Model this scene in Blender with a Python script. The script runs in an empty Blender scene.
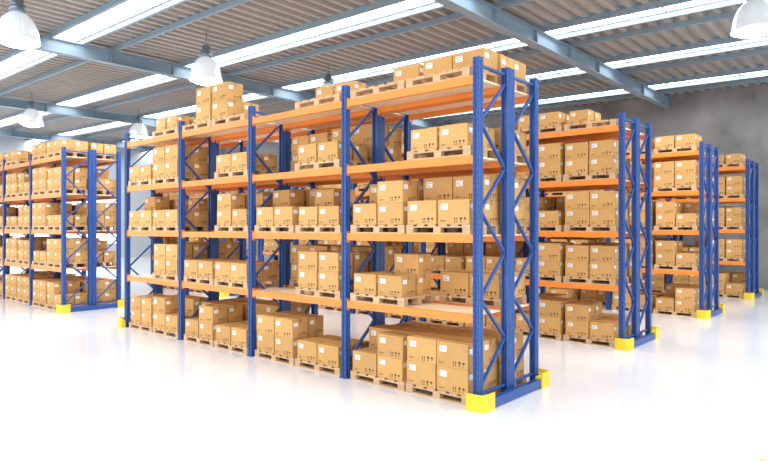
import bpy, math, random
from mathutils import Vector, Matrix
random.seed(7)
H=2.3
F=604.6
CZ=1.022*H
scene=bpy.context.scene
col=scene.collection
try:
    scene.view_settings.view_transform='Standard'
    scene.view_settings.look='None'
except Exception: pass

# ---------------------------------------------------------------- materials
def srgb(r,g,b):
    f=lambda c:(c/255/12.92) if c/255<=0.04045 else ((c/255+0.055)/1.055)**2.4
    return (f(r),f(g),f(b),1)
def mat(name,c,rough=0.5,metal=0.0,emit=None,es=0,noise=0.0,nscale=8,bump=0.0,rand=0.0,spec=0.5,stretch=None):
    m=bpy.data.materials.new(name); m.use_nodes=True
    nt=m.node_tree; b=nt.nodes['Principled BSDF']
    b.inputs['Base Color'].default_value=c
    b.inputs['Roughness'].default_value=rough
    b.inputs['Metallic'].default_value=metal
    b.inputs['Specular IOR Level'].default_value=spec
    if emit:
        b.inputs['Emission Color'].default_value=emit
        b.inputs['Emission Strength'].default_value=es
    if noise>0 or bump>0:
        tc=nt.nodes.new('ShaderNodeTexCoord'); mp=nt.nodes.new('ShaderNodeMapping')
        if stretch: mp.inputs['Scale'].default_value=stretch
        n=nt.nodes.new('ShaderNodeTexNoise'); n.inputs['Scale'].default_value=nscale; n.inputs['Detail'].default_value=6
        nt.links.new(tc.outputs['Object'],mp.inputs[0]); nt.links.new(mp.outputs[0],n.inputs['Vector'])
        if noise>0:
            mr=nt.nodes.new('ShaderNodeMapRange')
            mr.inputs['From Min'].default_value=0.3; mr.inputs['From Max'].default_value=0.7
            mr.inputs['To Min'].default_value=1-noise; mr.inputs['To Max'].default_value=1+noise
            nt.links.new(n.outputs['Fac'],mr.inputs['Value'])
            mx=nt.nodes.new('ShaderNodeVectorMath'); mx.operation='SCALE'
            mx.inputs[0].default_value=c[:3]
            nt.links.new(mr.outputs[0],mx.inputs['Scale'])
            last=mx
            if rand>0:
                oi=nt.nodes.new('ShaderNodeObjectInfo'); ge=nt.nodes.new('ShaderNodeNewGeometry')
                ad=nt.nodes.new('ShaderNodeMath'); ad.operation='ADD'
                fr=nt.nodes.new('ShaderNodeMath'); fr.operation='FRACT'
                nt.links.new(oi.outputs['Random'],ad.inputs[0]); nt.links.new(ge.outputs['Random Per Island'],ad.inputs[1])
                nt.links.new(ad.outputs[0],fr.inputs[0])
                m2=nt.nodes.new('ShaderNodeMapRange'); m2.inputs['To Min'].default_value=1-rand; m2.inputs['To Max'].default_value=1+rand
                nt.links.new(fr.outputs[0],m2.inputs['Value'])
                v2=nt.nodes.new('ShaderNodeVectorMath'); v2.operation='SCALE'
                nt.links.new(mx.outputs[0],v2.inputs[0]); nt.links.new(m2.outputs[0],v2.inputs['Scale']); last=v2
            nt.links.new(last.outputs[0],b.inputs['Base Color'])
        if bump>0:
            bp=nt.nodes.new('ShaderNodeBump'); bp.inputs['Strength'].default_value=bump; bp.inputs['Distance'].default_value=0.01
            nt.links.new(n.outputs['Fac'],bp.inputs['Height']); nt.links.new(bp.outputs[0],b.inputs['Normal'])
    return m
M_blue=mat('rack_blue_paint',srgb(42,82,150),0.33,noise=0.06,nscale=3)
M_slot=mat('slot_dark',srgb(18,32,70),0.7)
M_orange=mat('beam_orange_paint',srgb(244,144,60),0.38,noise=0.04,nscale=3)
M_deck=mat('plywood_deck',srgb(250,224,190),0.55,noise=0.08,nscale=3,stretch=(1,8,1))
M_card=mat('cardboard',srgb(208,162,102),0.75,noise=0.05,nscale=5,rand=0.09,spec=0.2)
M_tape=mat('packing_tape_brown',srgb(178,132,78),0.35)
M_label=mat('paper_label',srgb(246,245,242),0.6)
M_ink=mat('printed_ink',srgb(58,42,28),0.7)
M_wood=mat('pallet_wood',srgb(206,170,130),0.75,noise=0.15,nscale=6,stretch=(1,6,6),rand=0.08)
M_yel=mat('guard_yellow_paint',srgb(238,208,50),0.45,noise=0.05,nscale=4)
M_steel=mat('roof_steel_blue_grey',srgb(132,154,170),0.45,noise=0.05,nscale=2)
M_corr=mat('corrugated_liner',srgb(164,158,153),0.45,noise=0.05,nscale=1)
M_alu=mat('lamp_glass_dome',srgb(226,234,240),0.16,metal=0.45,emit=(0.9,0.96,1,1),es=0.32)
M_glow=mat('lamp_glow',(1,1,1,1),0.4,emit=(1,1,1,1),es=22)
M_sky=mat('skylight_panel',(1,1,1,1),0.4,emit=(1,1,1,1),es=9)
M_win=mat('window_glass_daylit',(0.95,0.97,1,1),0.3,emit=(0.96,0.98,1,1),es=1.3)
M_dark=mat('lamp_housing_grey',srgb(120,130,140),0.3,metal=0.6)
# floor: white coating with fine darker speckle
M_floor=mat('polished_white_floor',(0.78,0.80,0.83,1),0.13,noise=0.025,nscale=0.8,spec=0.5)
nt=M_floor.node_tree; b=nt.nodes['Principled BSDF']
src=b.inputs['Base Color'].links[0].from_socket
tc=nt.nodes.new('ShaderNodeTexCoord')
n=nt.nodes.new('ShaderNodeTexNoise'); n.inputs['Scale'].default_value=26; n.inputs['Detail'].default_value=3
nt.links.new(tc.outputs['Object'],n.inputs['Vector'])
mr=nt.nodes.new('ShaderNodeMapRange'); mr.inputs['From Min'].default_value=0.54; mr.inputs['From Max'].default_value=0.70; mr.inputs['To Min'].default_value=1.0; mr.inputs['To Max'].default_value=0.85
nt.links.new(n.outputs['Fac'],mr.inputs['Value'])
v=nt.nodes.new('ShaderNodeVectorMath'); v.operation='SCALE'
nt.links.new(src,v.inputs[0]); nt.links.new(mr.outputs[0],v.inputs['Scale']); nt.links.new(v.outputs[0],b.inputs['Base Color'])
# concrete wall
M_conc=mat('concrete_wall',srgb(144,144,145),0.85,noise=0.38,nscale=0.7,bump=0.2,stretch=(1,1,0.7))
M_wallw=mat('painted_wall_pale',srgb(196,202,208),0.8,noise=0.04,nscale=0.6)

# ---------------------------------------------------------------- mesh builder
class MB:
    def __init__(s): s.v=[];s.f=[];s.m=[]
    def box(s,x0,x1,y0,y1,z0,z1,m=0):
        i=len(s.v)
        s.v+=[(x0,y0,z0),(x1,y0,z0),(x1,y1,z0),(x0,y1,z0),(x0,y0,z1),(x1,y0,z1),(x1,y1,z1),(x0,y1,z1)]
        for q in ((3,2,1,0),(4,5,6,7),(0,1,5,4),(1,2,6,5),(2,3,7,6),(3,0,4,7)):
            s.f.append(tuple(i+k for k in q)); s.m.append(m)
    def poly(s,pts,m=0):
        i=len(s.v); s.v+=[tuple(p) for p in pts]; s.f.append(tuple(range(i,i+len(pts)))); s.m.append(m)
    def bar(s,p0,p1,w,d,m=0,side=(1,0,0)):
        p0=Vector(p0);p1=Vector(p1);a=(p1-p0).normalized();b=Vector(side);c=a.cross(b).normalized();b=c.cross(a)
        i=len(s.v)
        for p in (p0,p1):
            for sx,sy in ((-1,-1),(1,-1),(1,1),(-1,1)):
                s.v.append(tuple(p+b*(sx*w/2)+c*(sy*d/2)))
        for q in ((3,2,1,0),(4,5,6,7),(0,1,5,4),(1,2,6,5),(2,3,7,6),(3,0,4,7)):
            s.f.append(tuple(i+k for k in q)); s.m.append(m)
    def extrude(s,prof,z0,z1,m=0):
        n=len(prof);i=len(s.v)
        s.v+=[(x,y,z0) for x,y in prof]+[(x,y,z1) for x,y in prof]
        for k in range(n):
            s.f.append((i+k,i+(k+1)%n,i+n+(k+1)%n,i+n+k)); s.m.append(m)
        s.f.append(tuple(range(i+n,i+2*n))); s.m.append(m)
        s.f.append(tuple(range(i+n-1,i-1,-1))); s.m.append(m)
    def lathe(s,prof,n=32,m=0,rib=0):
        i=len(s.v)
        for r,z in prof:
            for k in range(n):
                a=2*math.pi*k/n; rr=r*(1+(rib if k%4<2 else 0)); s.v.append((rr*math.cos(a),rr*math.sin(a),z))
        for j in range(len(prof)-1):
            for k in range(n):
                s.f.append((i+j*n+k,i+j*n+(k+1)%n,i+(j+1)*n+(k+1)%n,i+(j+1)*n+k)); s.m.append(m)
    def append(s,o,mtx):
        i=len(s.v); s.v+=[tuple(mtx@Vector(v)) for v in o.v]
        s.f+=[tuple(i+k for k in f) for f in o.f]; s.m+=o.m
    def mesh(s,name,mats,smooth=False):
        me=bpy.data.meshes.new(name); me.from_pydata(s.v,[],s.f)
        for m in mats: me.materials.append(m)
        me.polygons.foreach_set('material_index',s.m)
        if smooth: me.polygons.foreach_set('use_smooth',[True]*len(s.f))
        me.update(); return me
def add(name,data,loc=(0,0,0),rz=0,parent=None,label=None,category=None,group=None,kind=None,sc=None):
    o=bpy.data.objects.new(name,data); o.location=loc; o.rotation_euler=(0,0,rz)
    if sc: o.scale=(sc,sc,sc)
    col.objects.link(o)
    if parent: o.parent=parent
    if label: o['label']=label
    if category: o['category']=category
    if group: o['group']=group
    if kind: o['kind']=kind
    return o

# projection for culling
cy,sy=math.cos(math.radians(41.35)),math.sin(math.radians(41.35))
def proj(x,y,z):
    d=-sy*x+cy*y; r=cy*x+sy*y
    if d<0.3: return None
    return 384+F*r/d, 227-F*(z-CZ)/d, d

# ---------------------------------------------------------------- shell
X0,X1=-20*H,3.2*H
Y0,Y1=-1.5*H,11.4*H
mb=MB(); mb.box(X0,X1,Y0,Y1,-0.2,0); add('floor',mb.mesh('floor',[M_floor]),kind='structure',label='polished white speckled warehouse floor')
SL=0.018
def zp(x): return H*(1+2.32)+SL*(-x-5.0*H)   # underside of purlins
PH=0.14
mb=MB(); mb.box(X0,X1,Y1,Y1+0.3,-0.2,zp(X0)+1.0); add('wall_back',mb.mesh('wall_back',[M_conc]),kind='structure',label='mottled grey concrete wall')
# left wall with window openings
mb=MB()
wz0,wz1=1.0,4.6
ztop=zp(X0)+1.0
mb.box(X0-0.3,X0,Y0,Y1+0.3,-0.2,wz0); mb.box(X0-0.3,X0,Y0,Y1+0.3,wz1,ztop)
wins=[]; y=Y0; n=0
while y<Y1-5:
    mb.box(X0-0.3,X0,y,y+0.8,wz0,wz1); wins.append((y+0.8,y+5.0)); y+=5.0
mb.box(X0-0.3,X0,y,Y1+0.3,wz0,wz1)
add('wall_left',mb.mesh('wall_left',[M_wallw]),kind='structure',label='pale painted wall with a band of windows')
for i,(a,b) in enumerate(wins):
    mb=MB(); mb.box(X0-0.2,X0-0.17,a,b,wz0,wz1,0)
    for k in range(5):
        yy=a+(b-a)*k/4; yy=min(max(yy,a+0.03),b-0.03); mb.box(X0-0.17,X0-0.1,yy-0.03,yy+0.03,wz0,wz1,1)
    for zz in (wz0+0.03,(wz0+wz1)/2,wz1-0.03): mb.box(X0-0.165,X0-0.105,a,b,zz-0.03,zz+0.03,1)
    add('window_%d'%(i+1),mb.mesh('window',[M_win,M_steel]),kind='structure',label='daylit window with steel glazing bars')
nw=len(wins)
# roof: strips of corrugated sheet and skylights
strips=[-0.5,1.3,3.1,4.9,6.7,8.5,10.3]
sw=0.16
edges=[Y0/H]+[e for s in strips for e in (s-sw,s+sw)]+[Y1/H+0.1]
pitch=0.38
k=0
for j in range(0,len(edges),2):
    ya,yb=edges[j]*H,edges[j+1]*H
    mb=MB(); x=X0-0.3; prof=[]
    while x<X1:
        prof+= [(x,0),(x+0.13,0),(x+0.16,0.13),(x+0.35,0.13)]; x+=pitch
    i=0
    for (px,dz) in prof:
        z=zp(px)+PH+dz
        mb.v+=[(px,ya,z),(px,yb,z)]
    for i in range(len(prof)-1):
        mb.f.append((2*i,2*i+1,2*i+3,2*i+2)); mb.m.append(0)
    nm='ceiling' if k==0 else 'ceiling.%03d'%k
    k+=1
    add(nm,mb.mesh('ceiling',[M_corr]),kind='structure',label='ribbed grey corrugated steel roof liner')
beamsX=[-17.7,-12.9,-8.1,-3.3,1.5]
for i,s in enumerate(strips):
    ya,yb=(s-sw-0.002)*H,(s+sw+0.002)*H
    mb=MB()
    za,zb=zp(X0),zp(X1)
    g=PH+0.012
    mb.poly([(X0,ya,za+g),(X0,yb,za+g),(X1,yb,zb+g),(X1,ya,zb+g)],0)
    for yy in (ya+0.01,yb-0.01):
        mb.poly([(X0,yy,za+PH-0.01),(X1,yy,zb+PH-0.01),(X1,yy,zb+PH+0.16),(X0,yy,za+PH+0.16)],1)
    x=X0+0.6
    while x<X1:
        z=zp(x)+PH-0.015; mb.box(x-0.02,x+0.02,ya+0.03,yb-0.03,z-0.01,z+0.02,1); x+=2.4
    add('window_%d'%(nw+i+1),mb.mesh('skylight',[M_sky,M_steel]),kind='structure',label='long bright translucent roof skylight strip')
# purlins (C section)
for s in strips:
    for off in (-0.195,0.195,0.6):
        yy=(s+off)*H
        if yy>Y1-0.2 or yy<Y0+0.2: continue
        mb=MB()
        za,zb=zp(X0),zp(X1)
        def slab(y0,y1,h0,h1):
            i=len(mb.v)
            mb.v+=[(X0,y0,za+h0),(X1,y0,zb+h0),(X1,y1,zb+h0),(X0,y1,za+h0),(X0,y0,za+h1),(X1,y0,zb+h1),(X1,y1,zb+h1),(X0,y1,za+h1)]
            for q in ((3,2,1,0),(4,5,6,7),(0,1,5,4),(1,2,6,5),(2,3,7,6),(3,0,4,7)):
                mb.f.append(tuple(i+k for k in q)); mb.m.append(0)
        slab(yy-0.045,yy+0.045,0,0.012); slab(yy-0.045,yy-0.033,0.012,PH-0.012); slab(yy-0.045,yy+0.045,PH-0.012,PH)
        add('roof_purlin',mb.mesh('roof_purlin',[M_steel]),label='slim blue-grey steel purlin under the roof sheets',category='roof purlin',group='purlins under the roof')
# main beams
for bx in beamsX:
    x=bx*H; z=zp(x)
    mb=MB(); d=0.40; w=0.26
    mb.box(x-w/2,x+w/2,Y0,Y1,z-0.025,z-0.004); mb.box(x-w/2,x+w/2,Y0,Y1,z-d,z-d+0.022); mb.box(x-0.01,x+0.01,Y0,Y1,z-d+0.022,z-0.025)
    yy=Y0+1.5
    while yy<Y1-0.3:
        mb.box(x-w/2+0.01,x+w/2-0.01,yy-0.008,yy+0.008,z-d+0.022,z-0.025); yy+=0.9*H
    add('roof_beam',mb.mesh('roof_beam',[M_steel]),label='deep blue-grey steel roof girder spanning the hall',category='steel beam',group='main roof girders')

# ---------------------------------------------------------------- racks
BAY=1.05*H; PW=0.098; DEP=0.71; RH=1.978*H
LV=[0.50*H,0.955*H,1.405*H,1.855*H]
a=PW/2
prof=[(-a,-a),(-0.02,-a),(-0.015,-a+0.014),(0.015,-a+0.014),(0.02,-a),(a,-a),(a,-0.02),(a-0.01,-0.014),(a-0.01,0.014),(a,0.02),(a,a),(0.03,a),(0.03,a-0.03),(-0.03,a-0.03),(-0.03,a),(-a,a),(-a,0.02),(-a+0.01,0.014),(-a+0.01,-0.014),(-a,-0.02)]
mb=MB(); mb.extrude(prof,0.012,RH); mb.box(-0.075,0.075,-0.075,0.0475,0,0.012)
z=0.12
while z<RH-0.05:
    for sx in (-0.034,0.034):
        mb.poly([(sx-0.006,-a-0.001,z),(sx+0.006,-a-0.001,z),(sx+0.006,-a-0.001,z+0.03),(sx-0.006,-a-0.001,z+0.03)],1)
    z+=0.075
ME_post=mb.mesh('upright_post',[M_blue,M_slot])
mb2=MB(); mb2.v=[(-x,-y,z) for x,y,z in mb.v]; mb2.f=list(mb.f); mb2.m=list(mb.m)
for i,(x,y,z) in enumerate(mb2.v):
    if y>a+0.0004: mb2.v[i]=(x,a,z)
ME_postb=mb2.mesh('upright_post',[M_blue,M_slot])
# brace lattice
mb=MB(); z=0.25; side=0
mb.bar((0,a,0.18),(0,DEP-a,0.18),0.045,0.03)
st=0.58
while z+st<RH-0.08:
    if side==0: mb.bar((0,a-0.01,z),(0,DEP-a+0.01,z+st),0.045,0.03)
    else: mb.bar((0,DEP-a+0.01,z),(0,a-0.01,z+st),0.045,0.03)
    side^=1; z+=st
mb.bar((0,a,RH-0.1),(0,DEP-a,RH-0.1),0.045,0.03)
ME_lat=mb.mesh('upright_frame',[M_blue])
bl=(BAY-PW)/2
mb=MB()
mb.box(-bl+0.005,bl-0.005,-0.03,0.02,-0.055,0.055,0); mb.box(-bl+0.005,bl-0.005,0.02,0.04,-0.055,0.025,0)
for s in (-1,1):
    x0=s*(bl-0.003); x1=s*(bl-0.009); mb.box(min(x0,x1),max(x0,x1),-0.035,0.03,-0.09,0.09,0)
ME_beam=mb.mesh('load_beam',[M_orange])
mb=MB(); nb=3
for i in range(nb):
    w=2*(bl-0.01)/nb; x0=-bl+0.01+i*w
    mb.box(x0+0.002,x0+w-0.002,0.045,DEP-0.045,0.027,0.05,0)
ME_deck=mb.mesh('shelf_deck',[M_deck])
BT=0.055

def rack(xn,yf,nb,label):
    r=bpy.data.objects.new('pallet_rack',None); r.location=(xn,yf,0); col.objects.link(r)
    r['label']=label; r['category']='pallet rack'; r['group']='blue and orange pallet racks'
    for i in range(nb+1):
        f=add('upright_frame',ME_lat,(-i*BAY,0,0),parent=r)
        p=add('upright_post',ME_post,(0,0,0),parent=f)
        p=add('upright_post',ME_postb,(0,DEP,0),parent=f)
    for i in range(nb):
        xc=-(i+0.5)*BAY
        for z in LV:
            add('load_beam',ME_beam,(xc,0,z),parent=r)
            add('load_beam',ME_beam,(xc,DEP,z),rz=math.pi,parent=r)
            add('shelf_deck',ME_deck,(xc,0,z),parent=r)
    return r

# guards
def capmesh():
    mb=MB(); h=0.22
    x0,x1,y0,y1=-0.078,0.19,-0.17,0.11; t=0.02; c=0.06
    outer=[(x0,y0),(x1-c,y0),(x1,y0+c),(x1,y1),(x1-t,y1),(x1-t,y0+c+t*0.4),(x1-c-t*0.4,y0+t),(x0,y0+t)]
    mb.extrude(outer,0.0,h)
    mb.extrude([(x0,y0+t),(x1-c-t*0.4,y0+t),(x1-t,y0+c+t*0.4),(x1-t,y1),(0.08,y1),(0.08,-0.08),(x0,-0.08)],0.0,0.16)
    return mb
ME_cap=capmesh().mesh('corner_cap',[M_yel])
cm=capmesh(); cm.v=[(x,-y,z) for x,y,z in cm.v]; cm.f=[tuple(reversed(f)) for f in cm.f]
ME_cap2=cm.mesh('corner_cap',[M_yel])
TD=0.82+DEP
def railmesh(length):
    mb=MB()
    mb.box(0.085,0.12,0,length,0.01,0.13); mb.box(0.135,0.168,0,length,0.01,0.13)
    mb.box(0.12,0.135,0,length,0.03,0.06)
    return mb.mesh('guard_rail',[M_blue])
ME_rail=railmesh(TD-0.22)
def guard(xn,yf,flip=False):
    g=bpy.data.objects.new('rack_end_guard',None); g.location=(xn,yf,0); col.objects.link(g)
    if flip: g.rotation_euler=(0,0,math.pi); g.location=(xn,yf+TD,0)
    g['label']='low blue end barrier with yellow corner caps at rack foot'; g['category']='rack guard'; g['group']='end guards of the racks'
    add('corner_cap',ME_cap,(0,0,0),parent=g,label='bright yellow steel corner cap')
    add('corner_cap',ME_cap2,(0,TD,0),parent=g,label='bright yellow steel corner cap')
    add('guard_rail',ME_rail,(0,0.11,0),parent=g)
    return g

# ---------------------------------------------------------------- pallet and box meshes
PLW,PLD,PLH=1.07,0.74,0.13
mb=MB()
for i in range(6):
    w=0.13; x=-PLW/2+i*(PLW-w)/5; mb.box(x,x+w,-PLD/2,PLD/2,0.108,PLH)
for y in (-PLD/2,-0.045,PLD/2-0.09):
    mb.box(-PLW/2,PLW/2,y,y+0.09,0.088,0.108)
    mb.box(-PLW/2,PLW/2,y,y+0.09,0.0,0.02)
    for x in (-PLW/2,-0.06,PLW/2-0.12): mb.box(x,x+0.12,y,y+0.09,0.02,0.088)
PAL=mb; ME_pal=mb.mesh('pallet',[M_wood])

BW,BD,BH=0.505,0.36,0.335
def boxbody():
    mb=MB(); x,y=BW/2,BD/2; b=0.006
    P=[]
    for z,ins in ((0,b),(b,0),(BH-b,0),(BH,b)):
        P.append([(-x+ins,-y+ins,z),(x-ins,-y+ins,z),(x-ins,y-ins,z),(-x+ins,y-ins,z)])
    mb.v=[p for r in P for p in r]
    for r in range(3):
        for k in range(4):
            mb.f.append((r*4+k,r*4+(k+1)%4,(r+1)*4+(k+1)%4,(r+1)*4+k)); mb.m.append(0)
    mb.f.append((3,2,1,0)); mb.m.append(0); mb.f.append((12,13,14,15)); mb.m.append(0)
    e=0.0015
    def fq(u0,u1,z0,z1,m=1): mb.poly([(u0,-y-e,z0),(u1,-y-e,z0),(u1,-y-e,z1),(u0,-y-e,z1)],m)
    def sq(u0,u1,z0,z1,m=1): mb.poly([(x+e,u0,z0),(x+e,u1,z0),(x+e,u1,z1),(x+e,u0,z1)],m)
    def sym_(q,pt,u,z,s):
        for du in (0,0.028):
            q(u+(du+0.008)*s,u+(du+0.014)*s,z+0.008*s,z+0.035*s)
            pt([(u+(du)*s,z+0.033*s),(u+(du+0.022)*s,z+0.033*s),(u+(du+0.011)*s,z+0.052*s)])
        q(u,u+0.05*s,z,z+0.005*s)
        g=u+0.072*s
        pt([(g+0.008*s,z+0.026*s),(g+0.024*s,z+0.026*s),(g+0.032*s,z+0.052*s),(g,z+0.052*s)])
        q(g+0.013*s,g+0.019*s,z+0.006*s,z+0.028*s); q(g+0.004*s,g+0.028*s,z,z+0.006*s)
        g=u+0.12*s
        pt([(g,z+0.032*s),(g+0.04*s,z+0.032*s),(g+0.032*s,z+0.046*s),(g+0.02*s,z+0.052*s),(g+0.008*s,z+0.046*s)])
        q(g+0.018*s,g+0.022*s,z+0.002*s,z+0.034*s)
    fp=lambda pts: mb.poly([(u,-y-e,z) for u,z in pts],1)
    sp=lambda pts: mb.poly([(x+e,u,z) for u,z in pts],1)
    sym_(fq,fp,0.01,0.03,1.25)
    sym_(sq,sp,-0.04,0.03,1.15)
    fq(-0.21,-0.12,0.05,0.056); fq(-0.21,-0.15,0.036,0.041)
    return mb
def boxtape():
    mb=MB(); x,y=BW/2,BD/2; e=0.001; w=0.03
    z1=BH+e; z0=BH-0.07
    mb.poly([(-x-e,-w,z1),(x+e,-w,z1),(x+e,w,z1),(-x-e,w,z1)],0)
    n=len(mb.v); mb.v+=[(x+e,-w,z0),(x+e,w,z0),(-x-e,w,z0),(-x-e,-w,z0)]
    mb.f.append((n,n+1,2,1)); mb.m.append(0); mb.f.append((n+2,n+3,0,3)); mb.m.append(0)
    return mb
def labelf():
    mb=MB(); x,y=BW/2,BD/2; e=0.002
    mb.poly([(-x+0.05,-y-e,BH-0.135),(-x+0.165,-y-e,BH-0.135),(-x+0.165,-y-e,BH-0.055),(-x+0.05,-y-e,BH-0.055)],0)
    return mb
def labels():
    mb=MB(); x,y=BW/2,BD/2; e=0.002
    mb.poly([(x+e,-y+0.03,BH-0.13),(x+e,-y+0.13,BH-0.13),(x+e,-y+0.13,BH-0.06),(x+e,-y+0.03,BH-0.06)],0)
    return mb
BB,BTp,BL,BS=boxbody(),boxtape(),labelf(),labels()
for k,(a0,a1) in enumerate(((0.06,0.15),(0.06,0.11),(0.06,0.14))):
    z=BH-0.072-k*0.02; x=BW/2; y=BD/2+0.003
    BB.poly([(-x+a0,-y,z-0.006),(-x+a1,-y,z-0.006),(-x+a1,-y,z),(-x+a0,-y,z)],1)
ME_box=BB.mesh('cardboard_box',[M_card,M_ink])
ME_tape=BTp.mesh('packing_tape',[M_tape])
ME_lab=BL.mesh('shipping_label',[M_label]); ME_labs=BS.mesh('shipping_label',[M_label])
FULL=MB(); I4=Matrix.Identity(4)
FULL.append(BB,I4)
for src,mi in ((BTp,2),(BL,3),(BS,3)):
    t=MB(); t.append(src,I4); t.m=[mi]*len(t.m); FULL.append(t,I4)
ME_full=FULL.mesh('cardboard_box',[M_card,M_ink,M_tape,M_label])

pallets=[]; boxes=[]
def load(xn,yf,b,lev,fr,re,rear=False,dx=0,force=None):
    z0=0 if lev==0 else LV[lev-1]+BT
    xc=xn-(b+0.5)*BAY+dx
    for p in (0,1):
        f=fr[2*p:2*p+2]; r=re[2*p:2*p+2]
        s=random.choice([1,1,0.95,0.9])
        if force: s=force[p]
        if max(f+r)==0: continue
        px=xc+(-0.56 if p==0 else 0.56)+random.uniform(-0.015,0.015); py=yf+DEP/2-0.01
        q=proj(px,py,z0+0.3)
        if q is None or q[0]<-60 or q[0]>830: continue
        pallets.append((q[2]*(1.5 if rear else 1),px,py,z0))
        for c in (0,1):
            for row,hh in ((0,f[c]),(1,r[c])):
                for k in range(hh):
                    bx=px+(c-0.5)*0.522*(0.5+s/2)+random.uniform(-0.006,0.006); by=py+(row-0.5)*0.372+random.uniform(-0.004,0.002)
                    rz=random.uniform(-0.012,0.012)
                    pr=q[2]*(1 if row==0 else (1.2 if f[c]<=k else 2.5))*(1.6 if rear else 1)
                    boxes.append((pr,bx,by,z0+PLH+k*(BH*s+0.001),rz,s))
def rnd_cols(full=0.8,mx=2):
    o=[]
    for p in (0,1):
        if random.random()>full: o+=[0,0]; continue
        base=min(mx,random.choice([1,2,2]))
        alt=base if random.random()<0.65 else (3-base if mx>1 else random.choice([0,1]))
        o+=[base,alt]
    return o
MAIN={ # bay: levels 0..4, front and back column heights from far to near end
0:[([1,2,2,2],[2,2,2,2]),([1,1,0,0],[1,2,0,0]),([1,2,1,1],[2,2,2,2]),([0,0,1,1],[0,0,1,1]),([0,0,0,0],[0,1,1,1])],
1:[([2,2,1,1],[2,2,1,1]),([0,0,2,2],[0,0,2,2]),([1,1,1,1],[2,1,2,1]),([0,0,1,1],[0,0,1,1]),([0,0,0,0],[0,0,1,1])],
2:[([1,2,1,1],[2,2,1,1]),([1,1,1,1],[1,1,1,1]),([0,0,2,1],[0,0,2,2]),([0,0,1,1],[0,0,1,1]),([0,2,2,0],[0,2,1,0])],
3:[([2,2,2,1],[2,2,2,2]),([0,0,2,2],[0,0,2,2]),([1,1,1,1],[2,1,1,1]),([1,1,2,2],[1,1,2,2]),([0,0,1,1],[0,0,1,1])]}
FORCE={0:(0.95,1.0),1:(0.85,0.85),2:(1,1),3:(0.8,0.8)}
AX,AY=-1.853*H,2.907*H
rows=[0,2.222*H,4.53*H,6.90*H]
shift=[0,0,0.05*H,0.065*H]
LA='blue and orange pallet rack loaded with cartons'
for ri,ro in enumerate(rows):
    ax=AX+shift[ri]
    rack(ax,AY+ro,4,LA+(', beside the open aisle' if ri==0 else ', further aisle'))
    rack(ax,AY+ro+0.82,4,LA+', back to back')
    guard(ax,AY+ro)
    if ri==0: guard(ax-4*BAY,AY,True)
    for b in range(4):
        for lev in range(5):
            mx=2 if lev<4 else 1
            if ri==0: load(ax,AY,b,lev,*MAIN[b][lev],dx=(-0.085 if (b==2 and lev==4) else 0),force=(FORCE[b] if lev==4 else None))
            else:
                f=rnd_cols(0.9 if lev<4 else 0.6,mx)
                fo=None
                if b==0 and lev==4:
                    f=[1,1,1,0] if ri==1 else [1,1,1,1]
                    if ri==1: fo=(0.88,0.78)
                load(ax,AY+ro,b,lev,f,f,force=fo)
            if ri==0:
                f=rnd_cols(0.6,2) if lev<4 else [0,0,0,0]
                if b==0: f=[[2,2,2,2],[0,0,1,1],[1,2,2,2],[0,1,1,1],[0,0,1,1]][lev]
            else:
                f=rnd_cols(0.8 if lev<4 else 0.4,mx)
                if ri==1 and b==0 and lev==4: f=[1,1,0,0]
            load(ax,AY+ro+0.82,b,lev,f,f,rear=True)
BX,BY=-7.66*H,2.9*H
for ri,ro in enumerate(rows[:3]):
    nb=4 if ri==0 else 2
    rack(BX,BY+ro,nb,LA+', across the cross aisle')
    rack(BX,BY+ro+0.82,nb,LA+', across the aisle')
    guard(BX,BY+ro)
    for b in range(nb):
        for lev in range(5):
            mx=2 if lev<4 else 1
            f=rnd_cols(1.0 if lev<4 else 0.8,mx)
            if ri==0 and b==0 and lev==4: f=[1,1,1,1]
            load(BX,BY+ro,b,lev,f,f)
            f=rnd_cols(1.0 if lev<4 else 0.6,mx)
            if ri==0 and b==0: f=[2,2,2,2] if lev in (0,2) else ([1,2,2,1] if lev<4 else [1,1,1,1])
            load(BX,BY+ro+0.82,b,lev,f,f,rear=True)
# lone guard of the neighbouring rack, mostly outside the view
g=guard(-0.435*H,2.87*H)

pallets.sort()
for i,(pr,x,y,z) in enumerate(pallets[:300]):
    add('wooden_pallet',ME_pal,(x,y,z),label='light wooden pallet carrying cardboard cartons',category='pallet',group='wooden pallets in the racks')
if len(pallets)>300:
    mb=MB()
    for (pr,x,y,z) in pallets[300:]: mb.append(PAL,Matrix.Translation((x,y,z)))
    add('wooden_pallets',mb.mesh('wooden_pallets',[M_wood]),kind='stuff',label='many light wooden pallets deep in the racks',category='pallets')
boxes.sort()
for i,(pr,x,y,z,rz,s) in enumerate(boxes[:300]):
    if i<130:
        o=add('cardboard_box',ME_box,(x,y,z),rz,label='brown cardboard carton with white label and printed handling symbols',category='cardboard box',group='cartons on the rack shelves',sc=s)
        add('packing_tape',ME_tape,parent=o,label='darker brown packing tape'); add('shipping_label',ME_lab,parent=o,label='white paper shipping label'); add('shipping_label',ME_labs,parent=o,label='white paper shipping label')
    else:
        add('cardboard_box',ME_full,(x,y,z),rz,label='brown cardboard carton with white label and printed handling symbols',category='cardboard box',group='cartons on the rack shelves',sc=s)
mb=MB()
for (pr,x,y,z,rz,s) in boxes[300:]:
    mb.append(FULL,Matrix.Translation((x,y,z))@Matrix.Rotation(rz,4,'Z')@Matrix.Scale(s,4))
add('cardboard_boxes',mb.mesh('cardboard_boxes',[M_card,M_ink,M_tape,M_label]),kind='stuff',label='many brown cardboard cartons filling the further racks',category='cardboard boxes')
print('boxes',len(boxes),'pallets',len(pallets))

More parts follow.
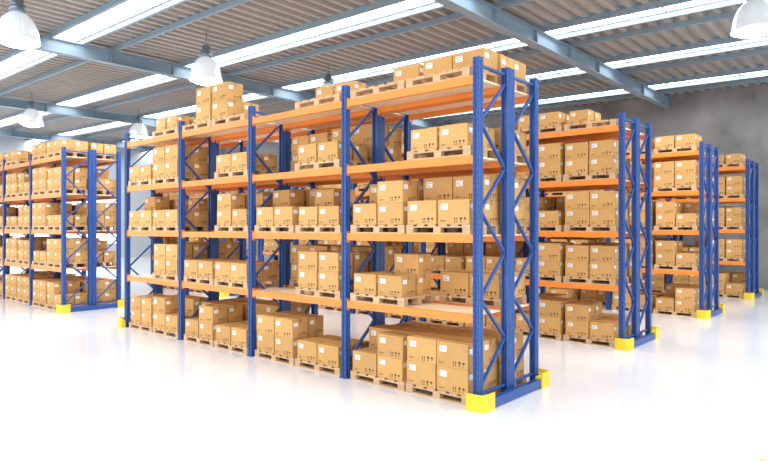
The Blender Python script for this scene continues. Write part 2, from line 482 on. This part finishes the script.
# ---------------------------------------------------------------- lamps
R=0.188*H; q=1.1
mb=MB(); mb.lathe([(r*R,z*q) for r,z in [(1.02,0),(1.05,0.01),(1.05,0.04),(1.0,0.05),(0.98,0.14),(0.93,0.24),(0.83,0.36),(0.67,0.47),(0.48,0.55),(0.34,0.59),(0.30,0.60),(0.29,0.595),(0.33,0.58),(0.46,0.54),(0.65,0.46),(0.80,0.35),(0.90,0.235),(0.955,0.13),(0.98,0.03),(1.02,0)]],96,rib=0.018)
ME_refl=mb.mesh('lamp_shade',[M_alu],True)
mb=MB(); mb.lathe([(r*R,z*q) for r,z in [(0.001,0.585),(0.34,0.585),(0.36,0.62),(0.40,0.63),(0.40,0.66),(0.32,0.67),(0.32,0.71),(0.40,0.72),(0.40,0.75),(0.28,0.77),(0.26,0.88),(0.12,0.92),(0.001,0.92)]],28)
ME_hous=mb.mesh('lamp_housing',[M_dark],False)
mb=MB(); mb.lathe([(0.001,-0.11),(R*0.35,-0.10),(R*0.7,-0.055),(R*0.94,0.02),(R*0.9,0.06),(0.001,0.06)],36)
ME_lens=mb.mesh('lamp_lens',[M_glow],True)
for lx,ly in ((-6.5,2.04),(-6.5,4.1),(-6.5,6.15),(-12.3,4.1),(-12.3,6.15),(-1.1,6.36)):
    x,y=lx*H,ly*H; ztop=zp(x)+PH-0.003; zb=H+H*(1.80+0.02*(-lx-6.5))
    if lx>-2: zb=H+H*1.80
    if ly==6.15 and lx==-6.5: zb=H+H*1.84
    l=bpy.data.objects.new('high_bay_lamp',None); l.location=(x,y,zb); col.objects.link(l)
    l['label']='bell-shaped ribbed high-bay lamp hanging lit from the roof'; l['category']='ceiling lamp'; l['group']='high-bay lamps under the roof'
    add('lamp_shade',ME_refl,parent=l); add('lamp_housing',ME_hous,parent=l); add('lamp_lens',ME_lens,parent=l,label='glowing white lens')
    mb=MB(); mb.lathe([(0.015,0.92*q-0.02),(0.015,ztop-zb)],12)
    add('suspension_rod',mb.mesh('suspension_rod',[M_dark]),parent=l)
    ld=bpy.data.lights.new('lamp_light','SPOT'); ld.energy=450; ld.spot_size=math.radians(150); ld.shadow_soft_size=0.3; ld.color=(0.97,0.98,1)
    lo=bpy.data.objects.new('lamp_light',ld); lo.location=(0,0,-0.13); lo.parent=l; col.objects.link(lo)

# ---------------------------------------------------------------- world and light
w=bpy.data.worlds.new('World'); scene.world=w; w.use_nodes=True
w.node_tree.nodes['Background'].inputs[0].default_value=(0.95,0.975,1,1)
w.node_tree.nodes['Background'].inputs[1].default_value=1.98

cam=bpy.data.cameras.new('camera'); cam.sensor_width=36; cam.lens=F/768*36; cam.clip_end=300
cam.shift_y=-3.7/768
co=bpy.data.objects.new('camera',cam); co.location=(0,0,CZ); co.rotation_euler=(math.radians(90),0,math.radians(41.35)); col.objects.link(co); scene.camera=co
